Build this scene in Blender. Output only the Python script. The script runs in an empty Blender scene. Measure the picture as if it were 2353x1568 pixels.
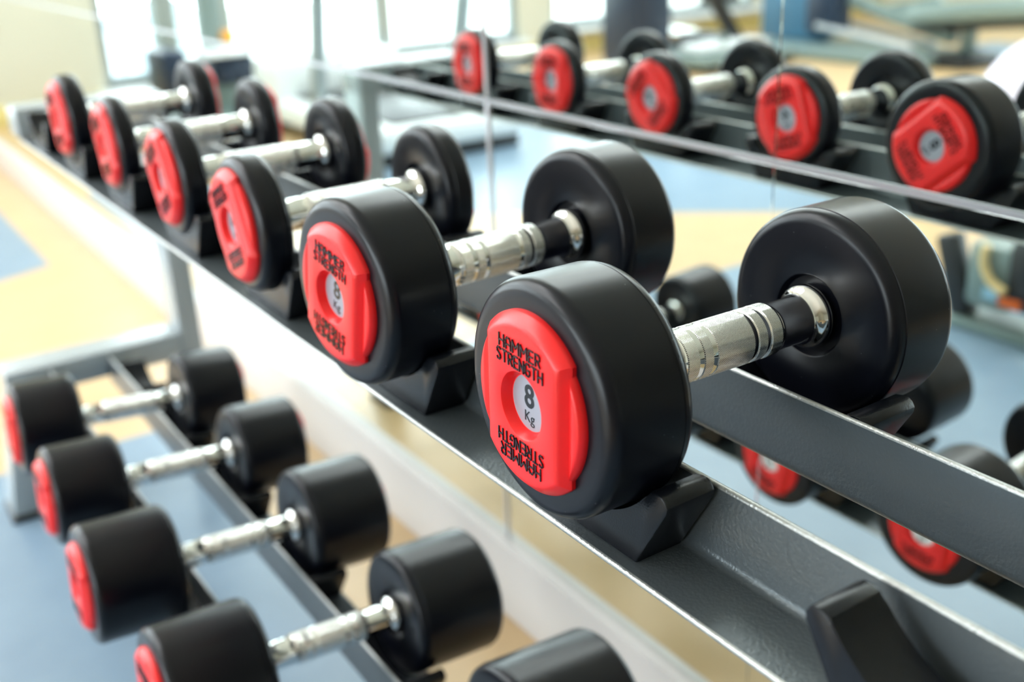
import bpy, bmesh, math, random
from mathutils import Vector, Matrix, Euler
random.seed(7)
PI = math.pi
SC = bpy.context.scene
COL = SC.collection
FZ = 0.70          # height of the upper dumbbell axis above the floor (m)
XM = 0.42          # mirror plane

# ------------------------------------------------------------------ camera
cam_d = bpy.data.cameras.new('camera')
cam = bpy.data.objects.new('camera', cam_d); COL.objects.link(cam)
_R = Vector((0.82783, -0.55955, -0.03999)); _U = Vector((0.2413, 0.29084, 0.92584)); _F = Vector((0.50642, 0.77609, -0.37579))
_m = Matrix((( _R.x, _U.x, -_F.x, -0.25512), (_R.y, _U.y, -_F.y, -0.37864), (_R.z, _U.z, -_F.z, 0.21883 + FZ), (0, 0, 0, 1)))
cam.matrix_world = _m
cam_d.sensor_fit = 'HORIZONTAL'; cam_d.sensor_width = 36.0; cam_d.lens = 37.663
cam_d.clip_start = 0.01; cam_d.clip_end = 200
cam_d.dof.use_dof = True; cam_d.dof.focus_distance = 0.540; cam_d.dof.aperture_fstop = 5.0
SC.camera = cam

# ------------------------------------------------------------------ world, lights, exposure
W = bpy.data.worlds.new('world'); SC.world = W; W.use_nodes = True
bg = W.node_tree.nodes['Background']; bg.inputs[0].default_value = (0.86, 0.94, 1.0, 1); bg.inputs[1].default_value = 10.5
SC.view_settings.view_transform = 'Standard'; SC.view_settings.look = 'None'
SC.view_settings.gamma = 1.0; SC.view_settings.use_curve_mapping = False
SC.view_settings.exposure = -0.08
SC.cycles.use_denoising = True
SC.cycles.max_bounces = 10; SC.cycles.diffuse_bounces = 4; SC.cycles.glossy_bounces = 6
SC.cycles.transparent_max_bounces = 8; SC.cycles.transmission_bounces = 4
SC.cycles.caustics_reflective = True; SC.cycles.blur_glossy = 0.4; SC.cycles.caustics_refractive = False
SC.cycles.sample_clamp_indirect = 6.0

def portal(name, loc, rot, sx, sy):
    d = bpy.data.lights.new(name, 'AREA'); d.shape = 'RECTANGLE'; d.size = sx; d.size_y = sy
    d.cycles.is_portal = True
    o = bpy.data.objects.new(name, d); o.location = loc; o.rotation_euler = rot; COL.objects.link(o)
# sky portals in the window openings (they only guide sampling, no light of their own)
portal('window_portal', (-1.595, 5.62, 1.4625), (-PI/2, 0, 0), 2.6, 2.67)
portal('window_portal', (-4.09, 5.62, 1.48), (-PI/2, 0, 0), 1.86, 2.64)
portal('window_portal', (-6.62, 1.0, 1.425), (0, -PI/2, 0), 2.35, 6.4)

LAMP_STRENGTH = 9.0      # ceiling light panels (built with the room)
# ------------------------------------------------------------------ materials
def mat(name, base, rough=0.5, metal=0.0, spec=0.5, coat=0.0):
    m = bpy.data.materials.new(name); m.use_nodes = True
    b = m.node_tree.nodes['Principled BSDF']
    b.inputs['Base Color'].default_value = (*base, 1); b.inputs['Roughness'].default_value = rough
    b.inputs['Metallic'].default_value = metal; b.inputs['Specular IOR Level'].default_value = spec
    if coat: b.inputs['Coat Weight'].default_value = coat; b.inputs['Coat Roughness'].default_value = 0.1
    return m
def nd(m, t, **kw):
    n = m.node_tree.nodes.new(t)
    for k, v in kw.items(): setattr(n, k, v)
    return n
def lk(m, a, b): m.node_tree.links.new(a, b)
def B(m): return m.node_tree.nodes['Principled BSDF']
def mth(m, op, a, b=None, clamp=False):
    n = nd(m, 'ShaderNodeMath', operation=op, use_clamp=clamp)
    for i, v in enumerate((a, b)):
        if v is None: continue
        if isinstance(v, (int, float)): n.inputs[i].default_value = v
        else: lk(m, v, n.inputs[i])
    return n.outputs[0]
def add_bump(m, scale, strength, dist, detail=3):
    tc = nd(m, 'ShaderNodeTexCoord'); no = nd(m, 'ShaderNodeTexNoise'); no.inputs['Scale'].default_value = scale; no.inputs['Detail'].default_value = detail
    bu = nd(m, 'ShaderNodeBump'); bu.inputs['Strength'].default_value = strength; bu.inputs['Distance'].default_value = dist
    lk(m, tc.outputs['Object'], no.inputs['Vector']); lk(m, no.outputs[0], bu.inputs['Height']); lk(m, bu.outputs[0], B(m).inputs['Normal'])
def vary(m, c0, c1, scale, lo=0.35, hi=0.65):
    tc = nd(m, 'ShaderNodeTexCoord'); no = nd(m, 'ShaderNodeTexNoise'); no.inputs['Scale'].default_value = scale; no.inputs['Detail'].default_value = 4
    r = nd(m, 'ShaderNodeValToRGB'); r.color_ramp.elements[0].position = lo; r.color_ramp.elements[1].position = hi
    r.color_ramp.elements[0].color = (*c0, 1); r.color_ramp.elements[1].color = (*c1, 1)
    lk(m, tc.outputs['Object'], no.inputs['Vector']); lk(m, no.outputs[0], r.inputs[0]); lk(m, r.outputs[0], B(m).inputs['Base Color'])
    return r

M = {}
# black rubber with a few light dust specks
m = M['rubber'] = mat('black_rubber', (0.0024, 0.0030, 0.0066), 0.36, spec=0.32)
tc = nd(m, 'ShaderNodeTexCoord'); vo = nd(m, 'ShaderNodeTexVoronoi'); vo.inputs['Scale'].default_value = 150
r = nd(m, 'ShaderNodeValToRGB'); r.color_ramp.elements[0].position = 0.022; r.color_ramp.elements[1].position = 0.050
r.color_ramp.elements[0].color = (0.16, 0.16, 0.17, 1); r.color_ramp.elements[1].color = (0.0024, 0.0030, 0.0066, 1)
n2 = nd(m, 'ShaderNodeTexNoise'); n2.inputs['Scale'].default_value = 30
lk(m, tc.outputs['Object'], vo.inputs['Vector']); lk(m, tc.outputs['Object'], n2.inputs['Vector'])
lk(m, mth(m, 'ADD', vo.outputs['Distance'], mth(m, 'MULTIPLY', mth(m, 'GREATER_THAN', n2.outputs[0], 0.47), 0.2)), r.inputs[0]); lk(m, r.outputs[0], B(m).inputs['Base Color'])
n3 = nd(m, 'ShaderNodeTexNoise'); n3.inputs['Scale'].default_value = 14; n3.inputs['Detail'].default_value = 3
lk(m, tc.outputs['Object'], n3.inputs['Vector'])
lk(m, mth(m, 'ADD', mth(m, 'MULTIPLY', n3.outputs[0], 0.08), 0.26), B(m).inputs['Roughness'])
bu = nd(m, 'ShaderNodeBump'); bu.inputs['Strength'].default_value = 0.04; bu.inputs['Distance'].default_value = 0.0005
n4 = nd(m, 'ShaderNodeTexNoise'); n4.inputs['Scale'].default_value = 60
lk(m, tc.outputs['Object'], n4.inputs['Vector']); lk(m, n4.outputs[0], bu.inputs['Height']); lk(m, bu.outputs[0], B(m).inputs['Normal'])

M['red'] = mat('red_plastic', (0.86, 0.008, 0.010), 0.34, spec=0.5)
add_bump(M['red'], 400, 0.05, 0.0004)
M['ink'] = mat('black_gloss_lettering', (0.004, 0.002, 0.003), 0.2, spec=0.4)
M['label'] = mat('silver_label', (0.36, 0.38, 0.45), 0.40, metal=0.4); add_bump(M['label'], 900, 0.25, 0.0003)
M['label_white'] = mat('white_label', (0.78, 0.78, 0.80), 0.45)
M['chrome'] = mat('chrome', (0.90, 0.90, 0.89), 0.035, metal=1.0)
m = M['knurl'] = mat('knurled_chrome', (0.95, 0.95, 0.93), 0.16, metal=1.0)
tc = nd(m, 'ShaderNodeTexCoord'); sx = nd(m, 'ShaderNodeSeparateXYZ'); lk(m, tc.outputs['Object'], sx.inputs[0])
ang = mth(m, 'MULTIPLY', mth(m, 'ARCTAN2', sx.outputs[1], sx.outputs[2]), 96 / (2 * PI))
xx = mth(m, 'MULTIPLY', sx.outputs[0], 1 / 0.00096)
pa = mth(m, 'PINGPONG', mth(m, 'ADD', mth(m, 'ADD', ang, xx), 500.0), 0.5)
pb = mth(m, 'PINGPONG', mth(m, 'ADD', mth(m, 'SUBTRACT', ang, xx), 500.0), 0.5)
bu = nd(m, 'ShaderNodeBump'); bu.inputs['Strength'].default_value = 1.0; bu.inputs['Distance'].default_value = 0.00026
lk(m, mth(m, 'MINIMUM', pa, pb), bu.inputs['Height']); lk(m, bu.outputs[0], B(m).inputs['Normal'])
M['steel'] = mat('dark_grey_powder_coat', (0.098, 0.114, 0.124), 0.31, metal=0.35, spec=0.5); add_bump(M['steel'], 520, 0.3, 0.0010, 4)
M['edge'] = mat('painted_edge_highlight', (0.46, 0.47, 0.46), 0.34, metal=0.7); add_bump(M['edge'], 700, 0.5, 0.0008, 4)  # lighter metallic tone on the rolled rail edges paints in their bright highlight
M['frame'] = mat('silver_grey_powder_coat', (0.38, 0.42, 0.44), 0.26, metal=0.0, spec=0.7); add_bump(M['frame'], 420, 0.15, 0.0005, 4)
M['saddle'] = mat('black_moulded_plastic', (0.005, 0.006, 0.009), 0.27, spec=0.28); add_bump(M['saddle'], 900, 0.35, 0.0004, 3)
M['mirror'] = mat('mirror_glass', (0.86, 0.93, 0.90), 0.0, metal=1.0)
M['alu'] = mat('brushed_aluminium', (0.60, 0.62, 0.65), 0.35, metal=0.6)
M['back'] = mat('grey_backing', (0.10, 0.12, 0.10), 0.7)
M['wall'] = mat('cream_wall_paint', (0.64, 0.62, 0.51), 0.65); add_bump(M['wall'], 180, 0.06, 0.001)
M['yellow_wall'] = mat('pale_yellow_wall_paint', (0.80, 0.68, 0.28), 0.65)
M['ceil'] = mat('white_ceiling_paint', (0.82, 0.81, 0.76), 0.8)
M['skirt'] = mat('white_skirting', (0.62, 0.60, 0.59), 0.4)
M['winframe'] = mat('grey_window_frame', (0.36, 0.41, 0.42), 0.4, metal=0.2)
M['pillar'] = mat('grey_green_pillar', (0.33, 0.37, 0.35), 0.5)
m = M['glass'] = bpy.data.materials.new('window_glass'); m.use_nodes = True
m.node_tree.nodes.remove(B(m)); tr = nd(m, 'ShaderNodeBsdfTransparent'); gl = nd(m, 'ShaderNodeBsdfGlossy'); gl.inputs['Roughness'].default_value = 0.01
fr = nd(m, 'ShaderNodeFresnel'); mx = nd(m, 'ShaderNodeMixShader'); fr.inputs[0].default_value = 1.45
tr.inputs[0].default_value = (0.97, 0.99, 0.98, 1)
lk(m, fr.outputs[0], mx.inputs[0]); lk(m, tr.outputs[0], mx.inputs[1]); lk(m, gl.outputs[0], mx.inputs[2])
lk(m, mx.outputs[0], m.node_tree.nodes['Material Output'].inputs['Surface'])
m = M['lamp'] = bpy.data.materials.new('light_diffuser'); m.use_nodes = True
B(m).inputs['Base Color'].default_value = (0.9, 0.9, 0.88, 1)
B(m).inputs['Emission Color'].default_value = (0.95, 0.98, 1.0, 1); B(m).inputs['Emission Strength'].default_value = LAMP_STRENGTH
M['navy'] = mat('navy_vinyl', (0.012, 0.026, 0.055), 0.4)
M['blue'] = mat('blue_panel', (0.05, 0.16, 0.27), 0.45)
M['white'] = mat('white_plastic', (0.80, 0.84, 0.86), 0.35)
M['machine'] = mat('grey_green_enamel', (0.20, 0.26, 0.25), 0.35, metal=0.2)
M['black'] = mat('black_plastic', (0.012, 0.014, 0.016), 0.4)
M['orange'] = mat('orange_plastic', (0.85, 0.36, 0.03), 0.4)
M['orange_label'] = mat('orange_sticker', (0.75, 0.13, 0.01), 0.4)
M['blue_label'] = mat('pale_blue_sticker', (0.30, 0.52, 0.66), 0.4)
M['ball'] = mat('pale_lilac_vinyl', (0.86, 0.74, 0.88), 0.35)
M['yellow_rub'] = mat('cream_yellow_plastic', (0.85, 0.62, 0.28), 0.4)
M['fence'] = mat('pale_blue_boards', (0.62, 0.74, 0.86), 0.7)
M['ground'] = mat('pale_paving', (0.55, 0.55, 0.52), 0.9)

# floor sheet: tan vinyl with cut-in blue-grey areas (colour pattern of the vinyl itself)
m = M['floor'] = mat('gym_floor_vinyl', (0.6, 0.33, 0.1), 0.31, spec=0.5)
tc = nd(m, 'ShaderNodeTexCoord'); sx = nd(m, 'ShaderNodeSeparateXYZ'); lk(m, tc.outputs['Object'], sx.inputs[0])
X, Y = sx.outputs[0], sx.outputs[1]
def lt(a, v): return mth(m, 'LESS_THAN', a, v)
def gt(a, v): return mth(m, 'GREATER_THAN', a, v)
def AND(*a):
    o = a[0]
    for b in a[1:]: o = mth(m, 'MULTIPLY', o, b)
    return o
zone1 = AND(lt(X, 0.20), gt(X, -1.27), lt(Y, 1.58))
l1 = gt(mth(m, 'SUBTRACT', Y, mth(m, 'MULTIPLY', X, 0.42)), 2.875 - 0.42 * 0.267)
l2 = gt(mth(m, 'SUBTRACT', Y, mth(m, 'MULTIPLY', X, 0.89)), 2.485 + 0.89 * 0.7)
zone2 = AND(mth(m, 'MAXIMUM', l1, l2), lt(X, 0.267), lt(Y, 3.72), gt(X, -2.6))
zone3 = AND(gt(X, -5.35), lt(X, -4.45), gt(Y, 1.5), lt(Y, 3.75))
zz = mth(m, 'MAXIMUM', mth(m, 'MAXIMUM', zone1, zone2), zone3)
no = nd(m, 'ShaderNodeTexNoise'); no.inputs['Scale'].default_value = 9; no.inputs['Detail'].default_value = 5; lk(m, tc.outputs['Object'], no.inputs['Vector'])
def two(c0, c1):
    r = nd(m, 'ShaderNodeValToRGB'); r.color_ramp.elements[0].color = (*c0, 1); r.color_ramp.elements[1].color = (*c1, 1)
    r.color_ramp.elements[0].position = 0.3; r.color_ramp.elements[1].position = 0.7; lk(m, no.outputs[0], r.inputs[0]); return r.outputs[0]
mixn = nd(m, 'ShaderNodeMix', data_type='RGBA'); lk(m, zz, mixn.inputs[0])
lk(m, two((0.58, 0.40, 0.215), (0.63, 0.44, 0.24)), mixn.inputs[6]); lk(m, two((0.19, 0.275, 0.37), (0.22, 0.31, 0.405)), mixn.inputs[7])
lk(m, mixn.outputs[2], B(m).inputs['Base Color'])

# ------------------------------------------------------------------ mesh helpers
class MB:
    def __init__(s): s.v = []; s.f = []
    def add(s, vs, fs, mtx=None):
        o = len(s.v)
        s.v += [tuple(mtx @ Vector(p)) if mtx else tuple(p) for p in vs]
        s.f += [tuple(i + o for i in f) for f in fs]
        return s
    def box(s, c, d, rot=(0, 0, 0), bev=0.0):
        bm = bmesh.new(); bmesh.ops.create_cube(bm, size=1)
        for v in bm.verts: v.co = Vector((v.co.x * d[0], v.co.y * d[1], v.co.z * d[2]))
        if bev: bmesh.ops.bevel(bm, geom=bm.edges[:], offset=bev, segments=2, affect='EDGES', profile=0.5)
        mt = Matrix.Translation(c) @ Euler(rot).to_matrix().to_4x4()
        bm.verts.index_update()
        s.add([v.co for v in bm.verts], [[v.index for v in f.verts] for f in bm.faces], mt); bm.free(); return s
    def bar(s, a, b, w, h, bev=0.0, up=(0, 0, 1)):
        a, b = Vector(a), Vector(b); d = b - a; L = d.length; z = d.normalized()
        x = Vector(up).cross(z)
        if x.length < 1e-4: x = Vector((1, 0, 0)).cross(z)
        x.normalize(); y = z.cross(x)
        mt = Matrix(((x.x, y.x, z.x, 0), (x.y, y.y, z.y, 0), (x.z, y.z, z.z, 0), (0, 0, 0, 1)))
        o = MB().box((0, 0, 0), (w, h, L), bev=bev)
        return s.add(o.v, o.f, Matrix.Translation((a + b) / 2) @ mt)
    def tube(s, pts, r, seg=16, cap=True):
        pts = [Vector(p) for p in pts]; rings = []
        prev = None
        for i, p in enumerate(pts):
            t = (pts[min(i + 1, len(pts) - 1)] - pts[max(i - 1, 0)]).normalized()
            if prev is None:
                x = t.orthogonal().normalized()
            else:
                x = (prev - t * prev.dot(t)).normalized()
            prev = x; y = t.cross(x)
            rings.append([p + (x * math.cos(a) + y * math.sin(a)) * r for a in [2 * PI * k / seg for k in range(seg)]])
        vs = [q for rg in rings for q in rg]; fs = []
        for i in range(len(rings) - 1):
            for k in range(seg):
                k2 = (k + 1) % seg; fs.append((i * seg + k, i * seg + k2, (i + 1) * seg + k2, (i + 1) * seg + k))
        if cap: fs.append(tuple(range(seg - 1, -1, -1))); fs.append(tuple(range((len(rings) - 1) * seg, len(rings) * seg)))
        return s.add(vs, fs)
    def lathe_x(s, prof, seg=96):
        # profile (x, r) turned round the x axis
        vs = []; fs = []; idx = []
        for (x, r) in prof:
            if r < 1e-7: idx.append([len(vs)]); vs.append((x, 0, 0))
            else:
                idx.append(list(range(len(vs), len(vs) + seg)))
                vs += [(x, r * math.cos(2 * PI * k / seg), r * math.sin(2 * PI * k / seg)) for k in range(seg)]
        for a, b in zip(idx, idx[1:]):
            for k in range(seg):
                k2 = (k + 1) % seg
                if len(a) == 1: fs.append((a[0], b[k2], b[k]))
                elif len(b) == 1: fs.append((a[k], a[k2], b[0]))
                else: fs.append((a[k], a[k2], b[k2], b[k]))
        return s.add(vs, fs)
    def prism_y(s, poly, y0, y1):
        n = len(poly); vs = [(x, y0, z) for x, z in poly] + [(x, y1, z) for x, z in poly]
        fs = [(i, (i + 1) % n, (i + 1) % n + n, i + n) for i in range(n)] + [tuple(range(n - 1, -1, -1)), tuple(range(n, 2 * n))]
        return s.add(vs, fs)
    def mesh(s, name, material, smooth=35):
        me = bpy.data.meshes.new(name); me.from_pydata(s.v, [], s.f)
        bm = bmesh.new(); bm.from_mesh(me); bmesh.ops.recalc_face_normals(bm, faces=bm.faces[:]); bm.to_mesh(me); bm.free()
        me.materials.append(material)
        if smooth: me.shade_smooth(); me.set_sharp_from_angle(angle=math.radians(smooth))
        me.update(); return me
    def build(s, name, material, parent=None, smooth=35, label=None):
        return obj(name, s.mesh(name, material, smooth), parent, label)

def obj(name, me, parent=None, label=None, loc=None, rot=None):
    o = bpy.data.objects.new(name, me); COL.objects.link(o)
    if parent: o.parent = parent
    if label: o['label'] = label
    if loc: o.location = loc
    if rot: o.rotation_euler = rot
    return o
def tag(o, label=None, cat=None, group=None, kind=None):
    if label: o['label'] = label
    if cat: o['category'] = cat
    if group: o['group'] = group
    if kind: o['kind'] = kind
    return o
def thing(name, label, cat, loc=(0, 0, 0), rot=(0, 0, 0), group=None):
    o = bpy.data.objects.new(name, None); COL.objects.link(o); o.location = loc; o.rotation_euler = rot
    o.empty_display_size = 0.05
    return tag(o, label, cat, group)
def struct(name, mb, material, parent=None, smooth=35):
    o = mb.build(name, material, parent, smooth)
    if not parent: o['kind'] = 'structure'
    return o

# ------------------------------------------------------------------ room shell
X0, X1, Y0, Y1, ZC = -6.5, 0.43, -8.0, 5.5, 3.00
struct('floor', MB().box(((X0 + X1) / 2, (Y0 + Y1) / 2, -0.05), (X1 - X0 + 0.4, Y1 - Y0 + 0.4, 0.10)), M['floor'])
bpy.data.objects['floor'].data.transform(Matrix.Identity(4))
struct('ceiling', MB().box(((X0 + X1) / 2, (Y0 + Y1) / 2, ZC + 0.05), (X1 - X0 + 0.4, Y1 - Y0 + 0.4, 0.10)), M['ceil'])
struct('wall_right', MB().box((X1 + 0.06, (Y0 + Y1) / 2, ZC / 2), (0.12, Y1 - Y0 + 0.2, ZC)), M['wall'])
struct('wall_near', MB().box(((X0 + X1) / 2, Y0 - 0.06, ZC / 2), (X1 - X0 + 0.2, 0.12, ZC)), M['wall'])
def wall_with_holes(name, along, a0, a1, fixed, holes, th=0.16):
    # holes: (a0, a1, z0, z1) along the wall
    mb = MB(); cuts = sorted(holes); a = a0
    def seg(p, q, z0, z1):
        if q - p < 1e-6 or z1 - z0 < 1e-6: return
        if along == 'x': mb.box(((p + q) / 2, fixed + th / 2, (z0 + z1) / 2), (q - p, th, z1 - z0))
        else: mb.box((fixed - th / 2, (p + q) / 2, (z0 + z1) / 2), (th, q - p, z1 - z0))
    for (p, q, z0, z1) in cuts:
        seg(a, p, 0, ZC); seg(p, q, 0, z0); seg(p, q, z1, ZC); a = q
    seg(a, a1, 0, ZC)
    return struct(name, mb, M['wall'])
WIN1 = (-2.90, -0.30, 0.125, 2.8); WIN2 = (-5.02, -3.16, 0.16, 2.8); WIN3 = (-2.2, 4.2, 0.25, 2.6)
wall_with_holes('wall_far', 'x', X0, X1 + 0.12, Y1, [WIN2, WIN1])
wall_with_holes('wall_left', 'y', Y0, Y1, X0, [WIN3])

def window(name, along, fixed, w, mulls, transoms=(), th=0.06, sill=True, thick_mull=None):
    a0, a1, z0, z1 = w
    def P(a, d, z): return (a, fixed + d, z) if along == 'x' else (fixed - d, a, z)
    def D(la, ld, lz): return (la, ld, lz) if along == 'x' else (ld, la, lz)
    fr = MB()
    for a in (a0 + 0.025, a1 - 0.025): fr.box(P(a, 0.06, (z0 + z1) / 2), D(0.05, th, z1 - z0), bev=0.004)
    for z in (z0 + 0.025, z1 - 0.025): fr.box(P((a0 + a1) / 2, 0.06, z), D(a1 - a0 - 0.1, th, 0.05), bev=0.004)
    f = fr.build(name, M['winframe']); f['kind'] = 'structure'
    ed = [a0 + 0.05] + list(mulls) + [a1 - 0.05]
    for a in mulls: MB().box(P(a, 0.06, (z0 + z1) / 2), D(0.10, th * 0.9, z1 - z0 - 0.1), bev=0.004).build('mullion', M['winframe'], f)
    for p, q in zip(ed, ed[1:]):
        MB().box(P((p + q) / 2, 0.06, (z0 + z1) / 2), D(q - p - 0.104, 0.006, z1 - z0 - 0.1)).build('pane', M['glass'], f, smooth=0)
    for z in transoms: MB().box(P((a0 + a1) / 2, 0.03, z), D(a1 - a0 - 0.1, 0.03, 0.035), bev=0.003).build('transom', M['winframe'], f)
    if sill: MB().box(P((a0 + a1) / 2, -0.04, z0 - 0.012), D(a1 - a0 + 0.08, 0.16, 0.024), bev=0.004).build('sill', M['white'], f)
    return f
w1 = window('window_1', 'x', Y1, WIN1, [-1.955])
window('window_2', 'x', Y1, WIN2, [])
window('window_3', 'y', X0, WIN3, [-0.6, 1.0, 2.6])
struct('trim_3', MB().box((-0.64, Y1 + 0.0, 1.4625), (0.10, 0.14, 2.67), bev=0.006), M['pillar'])     # pillar in the window
struct('trim_4', MB().box((-0.97, Y1 + 0.0, 1.4625), (0.05, 0.10, 2.67), bev=0.006), M['pillar'])
bb = MB().box((0.4175, 1.0, 0.0585), (0.025, 9.0, 0.117), bev=0.003)
struct('baseboard_right', bb, M['skirt'])
struct('baseboard_far', MB().box((-3.06, Y1 - 0.008, 0.05), (6.85, 0.016, 0.10), bev=0.003), M['yellow_wall'])

# mirror: panels, aluminium joint strips
mir = thing('wall_mirror', 'large wall mirror of joined glass panels behind the dumbbell rack', 'mirror', (0.4275, 1.9, 0.117))
ys = [-1.6, -0.205, 0.2405, 0.686, 2.466, 5.48]
zl = (0.1175, 0.7083); zu = (0.7127, 2.2)
for a, b in zip(ys, ys[1:]):
    for z0, z1 in (zl, zu):
        mb = MB().box((0.4235 - 0.4275, (a + b) / 2 - 1.9, (z0 + z1) / 2 - 0.117), (0.007, b - a - 0.0008, z1 - z0 - 0.001), bev=0.0006)
        mb.build('mirror_panel', M['mirror'], mir, smooth=0)
MB().box((0.0012, 0.04, 1.04), (0.0012, 7.08, 2.083)).build('mirror_backing', M['back'], mir, smooth=0)
st = MB()
for dz, h, px in ((-0.0017, 0.0012, 0.0022), (0.0, 0.0016, 0.0016), (0.0017, 0.0012, 0.0022)):
    st.box((0.4235 - 0.4275 - 0.0035 - px / 2 + 0.0005, 0.0, 0.7105 + dz - 0.117), (px, 7.0, h))
st.build('joint_strip', M['alu'], mir, smooth=0)
for z0, z1 in (zl, (0.7145, 2.2)):
    MB().box((0.4235 - 0.4275 - 0.0045, 0.686 - 1.9, (z0 + z1) / 2 - 0.117), (0.0018, 0.0065, z1 - z0 - 0.001), bev=0.0006).build('joint_strip', M['alu'], mir)

# ceiling light panels
for x, y, lab in ((-1.0, 2.4, 'square ceiling light panel above the treadmill, nearest the rack'), (-1.0, 4.3, 'square ceiling light panel by the tall window, nearest the mirror'),
                  (-2.3, 2.4, 'square ceiling light panel above the middle of the open floor'), (-2.3, 4.3, 'square ceiling light panel before the tall window, middle of the room'),
                  (-3.6, 2.4, 'square ceiling light panel farthest from the mirror'), (-3.6, 4.3, 'square ceiling light panel above the navy trainer')):
    t = thing('ceiling_light', lab, 'light', (x, y, ZC), group='ceiling light panels')
    f = MB()
    for s_ in (-1, 1):
        f.box((s_ * 0.61, 0, -0.02), (0.02, 1.24, 0.04)); f.box((0, s_ * 0.61, -0.02), (1.20, 0.02, 0.04))
    f.build('light_frame', M['white'], t); MB().box((0, 0, -0.022), (1.20, 1.20, 0.016)).build('diffuser', M['lamp'], t, smooth=0)

# ------------------------------------------------------------------ dumbbell meshes
def arc(cx, cz, r, a0, a1, n): return [(cx + r * math.cos(a0 + (a1 - a0) * k / n), cz + r * math.sin(a0 + (a1 - a0) * k / n)) for k in range(n + 1)]
def head_mesh(R, T, fil=0.0075):
    # cap side at x = -T, handle side at x = 0
    p = [(-T, 0.0), (-T, 0.040), (-T, R - fil - 0.0012)]
    p += [(-T + fil - fil * math.cos(a), R - fil + fil * math.sin(a)) for a in [PI / 2 * k / 7 for k in range(8)]][1:]
    p += [(-fil - 0.0012, R), (-fil - 0.0008, R - 0.0006), (-fil - 0.0002, R - 0.0006), (-fil, R - 0.0003)]
    p += [(-fil + fil * math.sin(a), R - 0.0003 - fil + fil * math.cos(a)) for a in [PI / 2 * k / 7 for k in range(8)]][1:]
    p += [(0, 0.0246), (-0.0005, 0.0238), (-0.0030, 0.0232), (-0.0045, 0.0220), (-0.0045, 0.0100)]
    return MB().lathe_x(p, 112).mesh('weight_head', M['rubber'], 40)

# red end cap, built facing -x, head face at x = 0; (u, v, h): u = -y (right for the viewer), v = z
def cap_mesh():
    mb = MB()
    N = 160
    def outline(w, R):
        # ray cast of the band outline (|u|<=w, circle R) with extra samples at the corners
        c = math.acos(min(1, w / R)); out = []
        angs = []
        for q in range(4):
            pass
        for k in range(N):
            t = 2 * PI * k / N
            # warp so that samples fall exactly on the four corners
            qd = int(t // (PI / 2)); f = (t - qd * PI / 2) / (PI / 2)
            if qd in (0, 2): f2 = f
            else: f2 = 1 - f
            cc = c / (PI / 2)
            a = (f2 / 0.35 * cc if f2 < 0.35 else cc + (f2 - 0.35) / 0.65 * (1 - cc)) * PI / 2
            th = [a, PI - a, PI + a, 2 * PI - a][qd]
            cu, sv = math.cos(th), math.sin(th)
            r = R if abs(cu) * R <= w + 1e-9 else w / abs(cu)
            out.append((r * cu, r * sv))
        return out
    rings = [(outline(0.0335, 0.0457), -0.0005), (outline(0.0335, 0.0457), 0.0022), (outline(0.0328, 0.0452), 0.0032), (outline(0.0300, 0.0422), 0.0062), (outline(0.0290, 0.0410), 0.0072), (outline(0.0278, 0.0398), 0.0078), (outline(0.0265, 0.0384), 0.0080)]
    base = rings[-1][0]
    def hole(r): return [(r * u / math.hypot(u, v), r * v / math.hypot(u, v)) for u, v in base]
    for r, h in ((0.0180, 0.0080), (0.0172, 0.0078), (0.0166, 0.0070), (0.0152, 0.0036), (0.0147, 0.0026), (0.0138, 0.0023)): rings.append((hole(r), h))
    vs = []; fs = []
    for pts, h in rings: vs += [(-h, -u, v) for u, v in pts]
    for i in range(len(rings) - 1):
        for k in range(N):
            k2 = (k + 1) % N; fs.append((i * N + k, i * N + k2, (i + 1) * N + k2, (i + 1) * N + k))
    fs.append(tuple((len(rings) - 1) * N + k for k in range(N)))
    mb.add(vs, fs)
    # the two lower side lobes
    n = 40
    for sgn in (1, -1):
        def seg(R, w):
            c = math.acos(min(1, w / R)); pts = [(R * math.cos(a), R * math.sin(a)) for a in [-c + 2 * c * k / n for k in range(n + 1)]]
            v0 = pts[-1][1]; pts += [(w, v0 - 2 * v0 * k / n) for k in range(1, n)]
            return [(sgn * u, v) for u, v in pts]
        rg = [(seg(0.0428, 0.0300), -0.0005), (seg(0.0428, 0.0300), 0.0010), (seg(0.0424, 0.0318), 0.0024), (seg(0.0414, 0.0340), 0.0040), (seg(0.0406, 0.0356), 0.0046), (seg(0.0394, 0.0372), 0.0048)]
        vs = []; fs = []; L = len(rg[0][0])
        for pts, h in rg: vs += [(-h, -u, v) for u, v in pts]
        for i in range(len(rg) - 1):
            for k in range(L):
                k2 = (k + 1) % L; fs.append((i * L + k, i * L + k2, (i + 1) * L + k2, (i + 1) * L + k))
        fs.append(tuple((len(rg) - 1) * L + k for k in range(L)))
        mb.add(vs, fs)
    return mb.mesh('end_cap', M['red'], 28)

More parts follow.
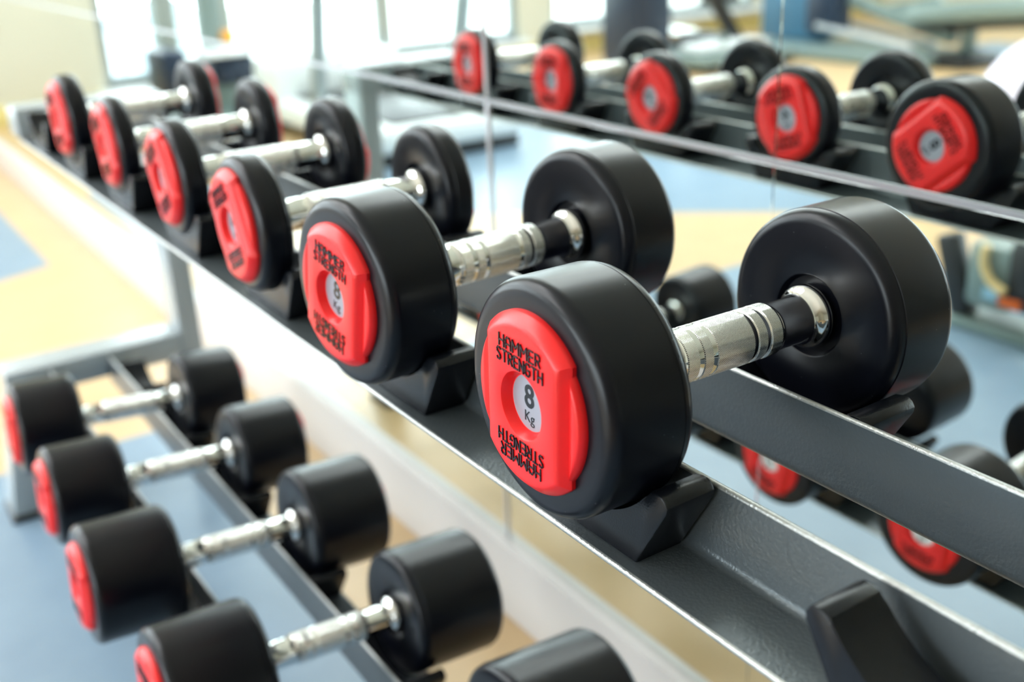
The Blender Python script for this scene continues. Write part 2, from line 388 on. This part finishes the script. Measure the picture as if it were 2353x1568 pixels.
GL = {'H': (0.72, [[(0, 0), (0, 1)], [(.72, 0), (.72, 1)], [(0, .5), (.72, .5)]]),
      'A': (0.72, [[(0, 0), (0, .72), (.18, .97), (.54, .97), (.72, .72), (.72, 0)], [(0, .40), (.72, .40)]]),
      'M': (0.90, [[(0, 0), (0, 1), (.45, .42), (.90, 1), (.90, 0)]]),
      'E': (0.60, [[(.60, 1), (0, 1), (0, 0), (.60, 0)], [(0, .5), (.52, .5)]]),
      'R': (0.66, [[(0, 0), (0, 1), (.48, 1), (.64, .87), (.64, .62), (.48, .48), (0, .48)], [(.30, .48), (.66, 0)]]),
      'S': (0.62, [[(.60, .88), (.46, 1), (.16, 1), (.02, .86), (.06, .66), (.56, .36), (.60, .14), (.46, 0), (.14, 0), (0, .12)]]),
      'T': (0.70, [[(0, 1), (.70, 1)], [(.35, 1), (.35, 0)]]),
      'N': (0.70, [[(0, 0), (0, 1), (.70, 0), (.70, 1)]]),
      'G': (0.70, [[(.68, .84), (.52, 1), (.18, 1), (0, .82), (0, .18), (.18, 0), (.52, 0), (.70, .18), (.70, .48), (.40, .48)]])}
def letter_strokes(mb, text, width, v0, ht, hx, flip=False, th=0.00080, rise=0.0008):
    adv = [GL[c][0] for c in text]; gap = 0.34; tot = sum(adv) + gap * (len(text) - 1); s = width / tot; u = -width / 2
    for c, a in zip(text, adv):
        for line in GL[c][1]:
            for (p, q) in zip(line, line[1:]):
                a1 = Vector((u + p[0] * s, v0 + p[1] * ht)); b1 = Vector((u + q[0] * s, v0 + q[1] * ht))
                d = (b1 - a1).normalized() * th * 0.5; n_ = Vector((-d.y, d.x))
                a1 -= d * 0.8; b1 += d * 0.8
                pts = [a1 + n_, a1 - n_, b1 - n_, b1 + n_]
                if flip: pts = [-x for x in pts]
                vs = [(-hx, -x.x, x.y) for x in pts] + [(-hx - rise, -x.x * 1.0, x.y) for x in pts]
                mb.add(vs, [(4, 5, 6, 7), (0, 1, 5, 4), (1, 2, 6, 5), (2, 3, 7, 6), (3, 0, 4, 7)])
        u += (a + gap) * s
def lettering_mesh():
    mb = MB()
    letter_strokes(mb, 'HAMMER', 0.0338, 0.0262, 0.0060, 0.0078)
    letter_strokes(mb, 'STRENGTH', 0.0378, 0.0186, 0.0060, 0.0078)
    return mb.mesh('lettering', M['ink'], 0)
def text_mesh(txt, size, bold, u, v, hx):
    cu = bpy.data.curves.new('txt', 'FONT'); cu.body = txt; cu.size = size; cu.align_x = 'CENTER'; cu.align_y = 'CENTER'; cu.offset = bold; cu.extrude = 0.0001; cu.resolution_u = 6
    o = bpy.data.objects.new('txt', cu); COL.objects.link(o)
    dg = bpy.context.evaluated_depsgraph_get(); me = bpy.data.meshes.new_from_object(o.evaluated_get(dg))
    vs = [v_.co.copy() for v_ in me.vertices]; fs = [tuple(p.vertices) for p in me.polygons]
    bpy.data.objects.remove(o); bpy.data.curves.remove(cu); bpy.data.meshes.remove(me)
    return [(-hx - c.z, -(c.x + u), c.y + v) for c in vs], fs
NUM = {}
def number_mesh(n):
    if n not in NUM:
        mb = MB(); mb.add(*text_mesh(str(n), 0.0165 if len(str(n)) == 1 else 0.0140, 0.00035, 0, 0.0030, 0.0028)); mb.add(*text_mesh('Kg', 0.0080, 0.0, 0, -0.0076, 0.0028))
        NUM[n] = mb.mesh('weight_number', M['ink'], 0)
    return NUM[n]
def disc_mesh(): return MB().lathe_x([(-0.0022, 0.0144), (-0.0027, 0.0141), (-0.0027, 0.0)], 64)
CAP = cap_mesh(); LET = lettering_mesh()
DISC = disc_mesh().mesh('weight_label', M['label'], 40); DISC_W = disc_mesh().mesh('weight_label', M['label_white'], 40)
def grip_mesh():
    mb = MB()
    for a, b in ((-0.0335, -0.0256), (-0.0224, -0.0161), (-0.0130, 0.0130), (0.0161, 0.0224), (0.0256, 0.0335)):
        mb.lathe_x([(a, 0.0138), (a, 0.0145), (a + 0.0003, 0.0148), (b - 0.0003, 0.0148), (b, 0.0145), (b, 0.0138)], 128)
    return mb.mesh('knurled_grip', M['knurl'], 30)
GRIP = grip_mesh()
def handle_mesh(G):
    h = G / 2
    half = [(0, 0.0143), (0.0345, 0.0143), (0.0352, 0.0139), (0.0372, 0.0134), (h - 0.0105, 0.0134), (h - 0.0085, 0.0138), (h - 0.0068, 0.0150), (h - 0.0058, 0.0166), (h - 0.0045, 0.0178), (h - 0.0025, 0.0185), (h - 0.0005, 0.0184), (h + 0.0012, 0.0176), (h + 0.0026, 0.0160), (h + 0.0044, 0.0120)]
    prof = [(-x, r) for x, r in reversed(half)] + half[1:]
    prof = [(prof[0][0], 0.0)] + prof + [(prof[-1][0], 0.0)]
    return MB().lathe_x(prof, 96).mesh('handle', M['chrome'], 50)
HM = {}
def dumbbell(c, R, T, G, rz, ry, kg, roll_f, roll_r, label, group, white=False):
    rot = Euler((0, ry, rz))
    loc = Vector(c) - rot.to_matrix() @ Vector((0, 0, R))
    t = thing('dumbbell', label, 'dumbbell', loc, rot, group)
    k = (round(R, 4), round(T, 4))
    if k not in HM: HM[k] = head_mesh(R, T)
    obj('weight_head', HM[k], t, loc=(-G / 2, 0, R)); obj('weight_head', HM[k], t, loc=(G / 2, 0, R), rot=(0, 0, PI))
    g = round(G, 3)
    if g not in HM: HM[g] = handle_mesh(G)
    ha = obj('handle', HM[g], t, loc=(0, 0, R), label='polished chrome handle with flared collars'); obj('knurled_grip', GRIP, ha, label='finely knurled grip bands')
    for sg, roll in ((-1, roll_f), (1, roll_r)):
        cp = obj('end_cap', CAP, t, loc=(sg * (G / 2 + T), 0, R), rot=(roll, 0, 0 if sg < 0 else PI), label='red end cap with raised black lettering')
        obj('lettering', LET, cp); obj('lettering', LET, cp, rot=(PI, 0, 0)); obj('weight_label', DISC_W if white else DISC, cp, label='round silver weight label'); obj('weight_number', number_mesh(kg), cp)
    return t
D = math.radians
GU = 'dumbbells on the upper tier'; GLW = 'dumbbells on the lower tier'
UP = [(0.1219, 0.0000, 0.0000, .0600, .0500, .1355, -.0150, .0040, 8, D(2), D(-50), 'thick 8 kg dumbbell nearest the camera on the upper tier, red cap facing front'),
      (0.1176, 0.2111, 0.0003, .0600, .0500, .1355, .0620, .0018, 8, D(12), D(-50), 'thick 8 kg dumbbell second on the upper tier, cap turned clockwise'),
      (0.1100, 0.4237, -.0052, .0546, .0268, .1352, -.0120, -.0060, 4, D(-24), D(20), 'thin headed dumbbell just behind the two 8 kg ones on the upper tier'),
      (0.1185, 0.6364, -.0063, .0542, .0246, .1374, -.0059, .0, 4, D(-30), D(48), 'thin headed dumbbell fourth from the camera on the upper tier, steeply turned cap'),
      (0.1185, 0.8490, -.0071, .0524, .0220, .1380, -.0300, -.0090, 4, D(-20), D(0), 'thin headed blurred dumbbell next to last on the upper tier'),
      (0.1184, 1.0617, -.0040, .0525, .0258, .1347, -.0029, -.0102, 4, D(-15), D(0), 'thin headed blurred dumbbell farthest away on the upper tier')]
for i, (x, y, z, R, T, G, rz, ry, kg, r1, r2, lab) in enumerate(UP):
    dumbbell((x, y, z + FZ), R, T, G, rz, ry, kg, r1, r2, lab, GU)
LO = [(.0400, 1.0619, -.4106, .0620, .0815, .1372, -.0250, .0600, 12, D(5), D(0), 'long headed dumbbell farthest away on the lower tier, beside the end post'),
      (.0388, .8478, -.4114, .0590, .0839, .1372, -.0102, .0600, 12, D(0), D(5), 'long headed dumbbell second from the far end of the lower tier'),
      (.0349, .6337, -.4116, .0622, .0913, .1372, -.0120, .0600, 14, D(3), D(-3), 'long headed dumbbell third from the far end of the lower tier'),
      (.0448, .4196, -.4110, .0616, .0918, .1372, -.0080, .0600, 14, D(0), D(-15), 'long headed dumbbell with its front head cut by the bottom edge of the photo'),
      (.0310, .2055, -.4060, .0648, .1035, .1372, -.0200, .0600, 16, D(0), D(-3), 'long headed dumbbell on the lower tier showing only the top of its rear head'),
      (.0350, -.0090, -.4080, .0635, .1050, .1372, .0, .0600, 16, D(0), D(0), 'nearest long headed dumbbell of the lower tier, under the first 8 kg one')]
for i, (x, y, z, R, T, G, rz, ry, kg, r1, r2, lab) in enumerate(LO):
    dumbbell((x, y, z + FZ), R, T, G, rz, ry, kg, r1, r2, lab, GLW, True)

# ------------------------------------------------------------------ rack
rack = thing('dumbbell_rack', 'two tier dark grey steel dumbbell rack with black saddles in front of the mirror', 'rack', (0.11, 0.26, 0))
RL = Vector((0.11, 0.26, 0))
def local(mb, mtx=None):
    mb.v = [tuple((mtx @ Vector(p) if mtx else Vector(p)) - RL) for p in mb.v]; return mb
def rail_profile():
    # lip (rolled front edge), shelf, bend, inner flange with a rolled top; (x, z) below the dumbbell axis
    p = [(0.0238 + 0.0018 * math.cos(a), -0.0793 + 0.0018 * math.sin(a)) for a in [PI * 1.5 - PI * k / 8 for k in range(9)]]
    p += [(0.0580 + 0.0045 * math.sin(a), -0.0730 - 0.0045 * math.cos(a)) for a in [PI / 2 * k / 5 for k in range(6)]]
    p += [(0.0643 - 0.0018 * math.cos(a), -0.0378 + 0.0018 * math.sin(a)) for a in [PI * k / 8 for k in range(9)]]
    p += [(0.0580 + 0.0081 * math.sin(a), -0.0730 - 0.0081 * math.cos(a)) for a in [PI / 2 - PI / 2 * k / 5 for k in range(6)]]
    return p
prof_f = rail_profile()
# rear rail: flange front face at x = 0.157, top 4 mm higher, shelf 9 mm deeper
def rear(p):
    out = []
    for x, z in p:
        X_ = 0.2195 + 0.0034 - x
        if x < 0.05: X_ += 0.008
        Z_ = z + 0.0045 if z > -0.05 else z
        out.append((X_, Z_))
    return out[::-1]
prof_r = rear(prof_f)
YA, YB = -0.90, 1.38
pivot = Vector((0.041, 0, -0.4145 + FZ))
MLOW = Matrix.Translation(pivot) @ Matrix.Rotation(0.0600, 4, 'Y') @ Matrix.Translation(Vector((0.041 - 0.110, 0, -0.4145 + 0)) - pivot)
def to_low(mb): mb.v = [tuple(MLOW @ Vector(p)) for p in mb.v]; return mb
def up(mb): mb.v = [(x, y, z + FZ) for x, y, z in mb.v]; return mb
def rail(prof, low):
    mb = up(MB().prism_y(prof, YA, YB))
    if low: to_low(mb)
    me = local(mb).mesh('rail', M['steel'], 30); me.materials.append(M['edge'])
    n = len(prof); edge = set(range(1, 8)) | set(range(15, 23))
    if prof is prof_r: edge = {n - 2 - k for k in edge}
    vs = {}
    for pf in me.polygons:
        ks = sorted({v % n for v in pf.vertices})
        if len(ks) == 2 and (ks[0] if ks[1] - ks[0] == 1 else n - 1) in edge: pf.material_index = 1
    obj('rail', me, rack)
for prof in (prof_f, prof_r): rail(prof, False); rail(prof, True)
# saddles
def saddle_mesh(x0, x1, rc):
    zb = -0.0772; amax = math.acos((rc - 0.0607 + 0.0335) / rc)
    inner = [(rc * math.sin(a), rc - 0.0607 - rc * math.cos(a)) for a in [amax - 2 * amax * k / 26 for k in range(27)]]    # right tip to left tip
    tip_r = (0.0635, -0.0345)
    out = [(-0.043, zb), (0.043, zb), (0.0645, -0.0405), (0.0650, -0.0370), (0.0632, -0.0342), (0.0605, -0.0325), (0.0570, -0.0325)]
    left = [(-y, z) for y, z in out[::-1]][:-1]
    poly = out + inner[0:] + left[:-1]
    bm = bmesh.new()
    a = [bm.verts.new((x0, y, z)) for y, z in poly]; b = [bm.verts.new((x1, y, z)) for y, z in poly]
    n = len(poly)
    f0 = bm.faces.new(a); f1 = bm.faces.new(b[::-1])
    for i in range(n): bm.faces.new((a[i], b[i], b[(i + 1) % n], a[(i + 1) % n]))
    eg = list(set(f0.edges) | set(f1.edges))
    bmesh.ops.bevel(bm, geom=eg, offset=0.0013, segments=2, affect='EDGES', profile=0.5, clamp_overlap=True)
    mb = MB(); bm.verts.index_update(); mb.add([v.co for v in bm.verts], [[v.index for v in f.verts] for f in bm.faces]); bm.free()
    return mb
def place_saddle(x0, x1, y, low, dx=0.0):
    key = (x0, low)
    if key not in HM:
        q = up(saddle_mesh(x0, x1, 0.0690 if low else 0.0650))
        if low: to_low(q)
        HM[key] = q.mesh('saddle', M['saddle'], 30)
    return obj('saddle', HM[key], rack, loc=(dx - RL.x, y - RL.y, 0))
for low, rows, empt in ((False, UP, (1.2736, -.2165, -.4222, -.6333)), (True, LO, (1.2759, -.2244, -.4388, -.6532))):
    off = -0.069 if low else 0.0
    for a, b in ((0.0300, 0.0600), (0.1625, 0.2040)):
        for row in rows: place_saddle(a, b, row[1] + ((a + b) / 2 + off - row[0]) * math.tan(row[6]), low)
        for y in empt: place_saddle(a, b, y, low, -0.008 if y == -.2165 and a < 0.1 else 0.0)
# end frames
for ye, s in ((YB, 1), (YA, -1)):
    yc = ye + s * 0.035
    z1, z0 = -0.033 + FZ, -0.0785 + FZ
    local(MB().box((0.1345, yc, (z0 + z1) / 2), (0.225, 0.07, z1 - z0), bev=0.004)).build('cross_tube', M['frame'], rack)
    local(MB().box((0.2285, yc, z0 / 2 + 0.004), (0.037, 0.07, z0 - 0.008), bev=0.004)).build('rear_post', M['frame'], rack)
    local(MB().box((0.0675, yc, -0.4635 + FZ), (0.285, 0.07, 0.046), bev=0.004)).build('cross_tube', M['frame'], rack)
    local(MB().bar((-0.055, yc, -0.486 + FZ), (-0.088, yc, 0.008), 0.042, 0.07, 0.004, up=(0, 1, 0))).build('front_leg', M['frame'], rack)
    for fx in (0.2285, -0.088):
        local(MB().box((fx, yc, 0.005), (0.05, 0.08, 0.010), bev=0.002)).build('foot_plate', M['black'], rack)

# ------------------------------------------------------------------ gym equipment seen in the mirror
# padded bench machine by the window
t = thing('multi_gym', 'grey column machine with navy pads and an orange knob by the window', 'gym machine', (-0.63, 4.98, 0))
MB().box((-0.10, 0.07, 0.45), (0.10, 0.10, 0.90), bev=0.01).build('column', M['machine'], t)
MB().box((-0.13, 0.0, 0.235), (0.20, 0.34, 0.14), bev=0.03).build('seat_pad', M['navy'], t)
MB().box((0.15, 0.02, 0.24), (0.13, 0.30, 0.22), bev=0.035).build('back_pad', M['navy'], t)
MB().box((-0.10, -0.03, 0.315), (0.25, 0.36, 0.022), bev=0.006).build('tray', M['white'], t)
MB().box((-0.10, 0.0, 0.10), (0.12, 0.20, 0.16), bev=0.02).build('pedestal', M['machine'], t)
MB().box((0.0, 0.0, 0.02), (0.5, 0.56, 0.04), bev=0.01).build('base', M['machine'], t)
k = MB(); k.tube([(-0.165, 0.02, 0.38), (-0.165, -0.03, 0.38)], 0.03, 20); k.build('knob', M['orange'], t)
# treadmill
t = thing('treadmill', 'white and grey treadmill reflected behind the far end of the rack', 'treadmill', (-1.06, 3.92, 0))
MB().box((0, 0.0, 0.10), (0.66, 1.30, 0.10), bev=0.03).build('deck', M['white'], t)
MB().box((0, 0.0, 0.154), (0.46, 1.16, 0.012), bev=0.003).build('running_belt', M['black'], t)
MB().box((0.0, 0.50, 0.22), (0.66, 0.30, 0.22), bev=0.06).build('motor_cover', M['white'], t)
for sx_ in (-1, 1):
    MB().bar((sx_ * 0.33, -0.10, 0.12), (sx_ * 0.35, -0.36, 1.15), 0.05, 0.07, 0.01).build('upright', M['winframe'], t)
    MB().tube([(sx_ * 0.35, -0.35, 1.10), (sx_ * 0.35, -0.50, 1.08), (sx_ * 0.35, -0.62, 1.04)], 0.018).build('handrail', M['black'], t)
MB().box((0, -0.37, 1.2), (0.66, 0.10, 0.28), rot=(0.5, 0, 0), bev=0.03).build('console', M['black'], t)
MB().box((0, -0.55, 0.025), (0.66, 0.14, 0.05), bev=0.01).build('rear_foot', M['black'], t)
MB().box((0, 0.55, 0.025), (0.66, 0.14, 0.05), bev=0.01).build('front_foot', M['black'], t)
# elliptical trainer
t = thing('elliptical_trainer', 'navy elliptical trainer with a silver base plate standing below the far window', 'gym machine', (-3.35, 4.5, 0))
MB().box((0.22, 0.12, 0.62), (0.30, 0.34, 1.20), rot=(0, 0, 0.0), bev=0.06).build('housing', M['navy'], t)
MB().bar((0.02, 0.0, 0.75), (-0.38, -0.12, 0.10), 0.06, 0.08, 0.01).build('strut', M['black'], t)
MB().box((-0.20, -0.10, 0.06), (0.74, 0.62, 0.05), bev=0.02).build('base', M['machine'], t)
MB().box((-0.20, -0.18, 0.115), (0.55, 0.18, 0.05), bev=0.02).build('pedal', M['white'], t)
MB().box((-0.30, 0.08, 0.115), (0.50, 0.16, 0.05), bev=0.02).build('pedal', M['black'], t)
MB().tube([(-0.12, -0.26, 0.17), (-0.12, 0.20, 0.17)], 0.035).build('crank', M['chrome'], t)
for sy in (-0.1, 0.3): MB().tube([(0.10, sy, 0.5), (0.0, sy, 1.0), (-0.12, sy, 1.35)], 0.02).build('handle_arm', M['machine'], t)
for sx_ in (-0.48, 0.1): MB().box((sx_, -0.10, 0.0175), (0.08, 0.66, 0.035), bev=0.01).build('foot', M['black'], t)
# leg press / rower
t = thing('leg_press', 'large grey green leg press with silver rails and blue guard, farthest right in the mirror', 'gym machine', (-4.3, 3.9, 0))
MB().box((0.0, 0.10, 0.03), (0.60, 1.35, 0.06), bev=0.02).build('base', M['machine'], t)
MB().box((-0.05, 0.60, 0.42), (0.10, 0.52, 0.72), bev=0.02).build('guard_panel', M['blue'], t)
MB().box((0.00, 0.30, 0.34), (0.14, 0.26, 0.46), bev=0.03).build('weight_stack', M['navy'], t)
for dx in (0.06, -0.16): MB().tube([(dx, 0.33, 0.17), (dx, -0.36, 0.085)], 0.020).build('slide_rail', M['alu'], t)
MB().bar((-0.06, 0.36, 0.36), (-0.06, -0.55, 0.14), 0.09, 0.07, 0.015).build('frame_beam', M['machine'], t)
MB().bar((-0.10, 0.0, 0.25), (-0.10, -0.40, 0.33), 0.07, 0.06, 0.015).build('carriage', M['machine'], t)
MB().box((-0.10, -0.72, 0.30), (0.42, 0.80, 0.10), rot=(-0.10, 0, 0), bev=0.035).build('seat_pad', M['machine'], t)
MB().box((-0.10, -0.72, 0.225), (0.36, 0.74, 0.03), rot=(-0.10, 0, 0), bev=0.01).build('seat_board', M['black'], t)
MB().box((-0.05, -0.62, 0.035), (0.34, 0.24, 0.07), bev=0.02).build('foot', M['black'], t)
MB().bar((-0.08, -0.62, 0.06), (-0.08, -0.62, 0.22), 0.07, 0.07, 0.01).build('seat_post', M['machine'], t)
# gym ball
mb = MB().lathe_x([(-0.245 * math.cos(a), 0.245 * math.sin(a)) for a in [PI * k / 32 for k in range(33)]], 48)
b = mb.build('gym_ball', M['ball']); b.location = (-2.255, 1.515, 0.245); tag(b, 'large pale lilac gym ball at the right edge of the mirror', 'ball')
# low bike base behind the camera side of the rack
t = thing('exercise_bike', 'black and grey exercise bike base with an orange sticker, seen under the rear rail', 'exercise bike', (-1.0, 0.92, 0))
MB().bar((0, 0.09, 0.20), (0, 0.03, 0.02), 0.05, 0.05, 0.01).build('strut', M['black'], t)
MB().box((-0.02, -0.03, 0.13), (0.10, 0.11, 0.15), bev=0.02).build('housing', M['machine'], t)
MB().box((-0.02, -0.12, 0.15), (0.12, 0.10, 0.17), bev=0.03).build('flywheel_guard', M['black'], t)
MB().box((0.045, -0.052, 0.102), (0.004, 0.034, 0.024)).build('sticker', M['blue_label'], t); MB().box((0.045, -0.098, 0.093), (0.004, 0.05, 0.020)).build('sticker', M['orange_label'], t)
mb = MB().tube([(0.050, -0.095 + 0.065 * math.cos(a), 0.185 + 0.068 * math.sin(a)) for a in [0.35 - k * 0.18 for k in range(11)]], 0.010, 12); mb.build('guard_ring', M['yellow_rub'], t)
MB().box((-0.02, -0.06, 0.012), (0.12, 0.24, 0.024), bev=0.006).build('base', M['machine'], t)

# outside the window: pale boards and paving
t = thing('garden_fence', 'pale blue board fence outside the far window', 'fence', (-0.62, 6.4, 0))
for i in range(7): MB().box((-0.36 + i * 0.12, 0, 0.23 + 0.02), (0.10, 0.02, 0.46)).build('board', M['fence'], t)
MB().box((0, 0.02, 0.36), (0.84, 0.02, 0.05)).build('fence_rail', M['fence'], t)
g = MB().box((-3, 8.6, -0.03), (12, 5.9, 0.06)).build('ground_outside', M['ground']); g['kind'] = 'structure'
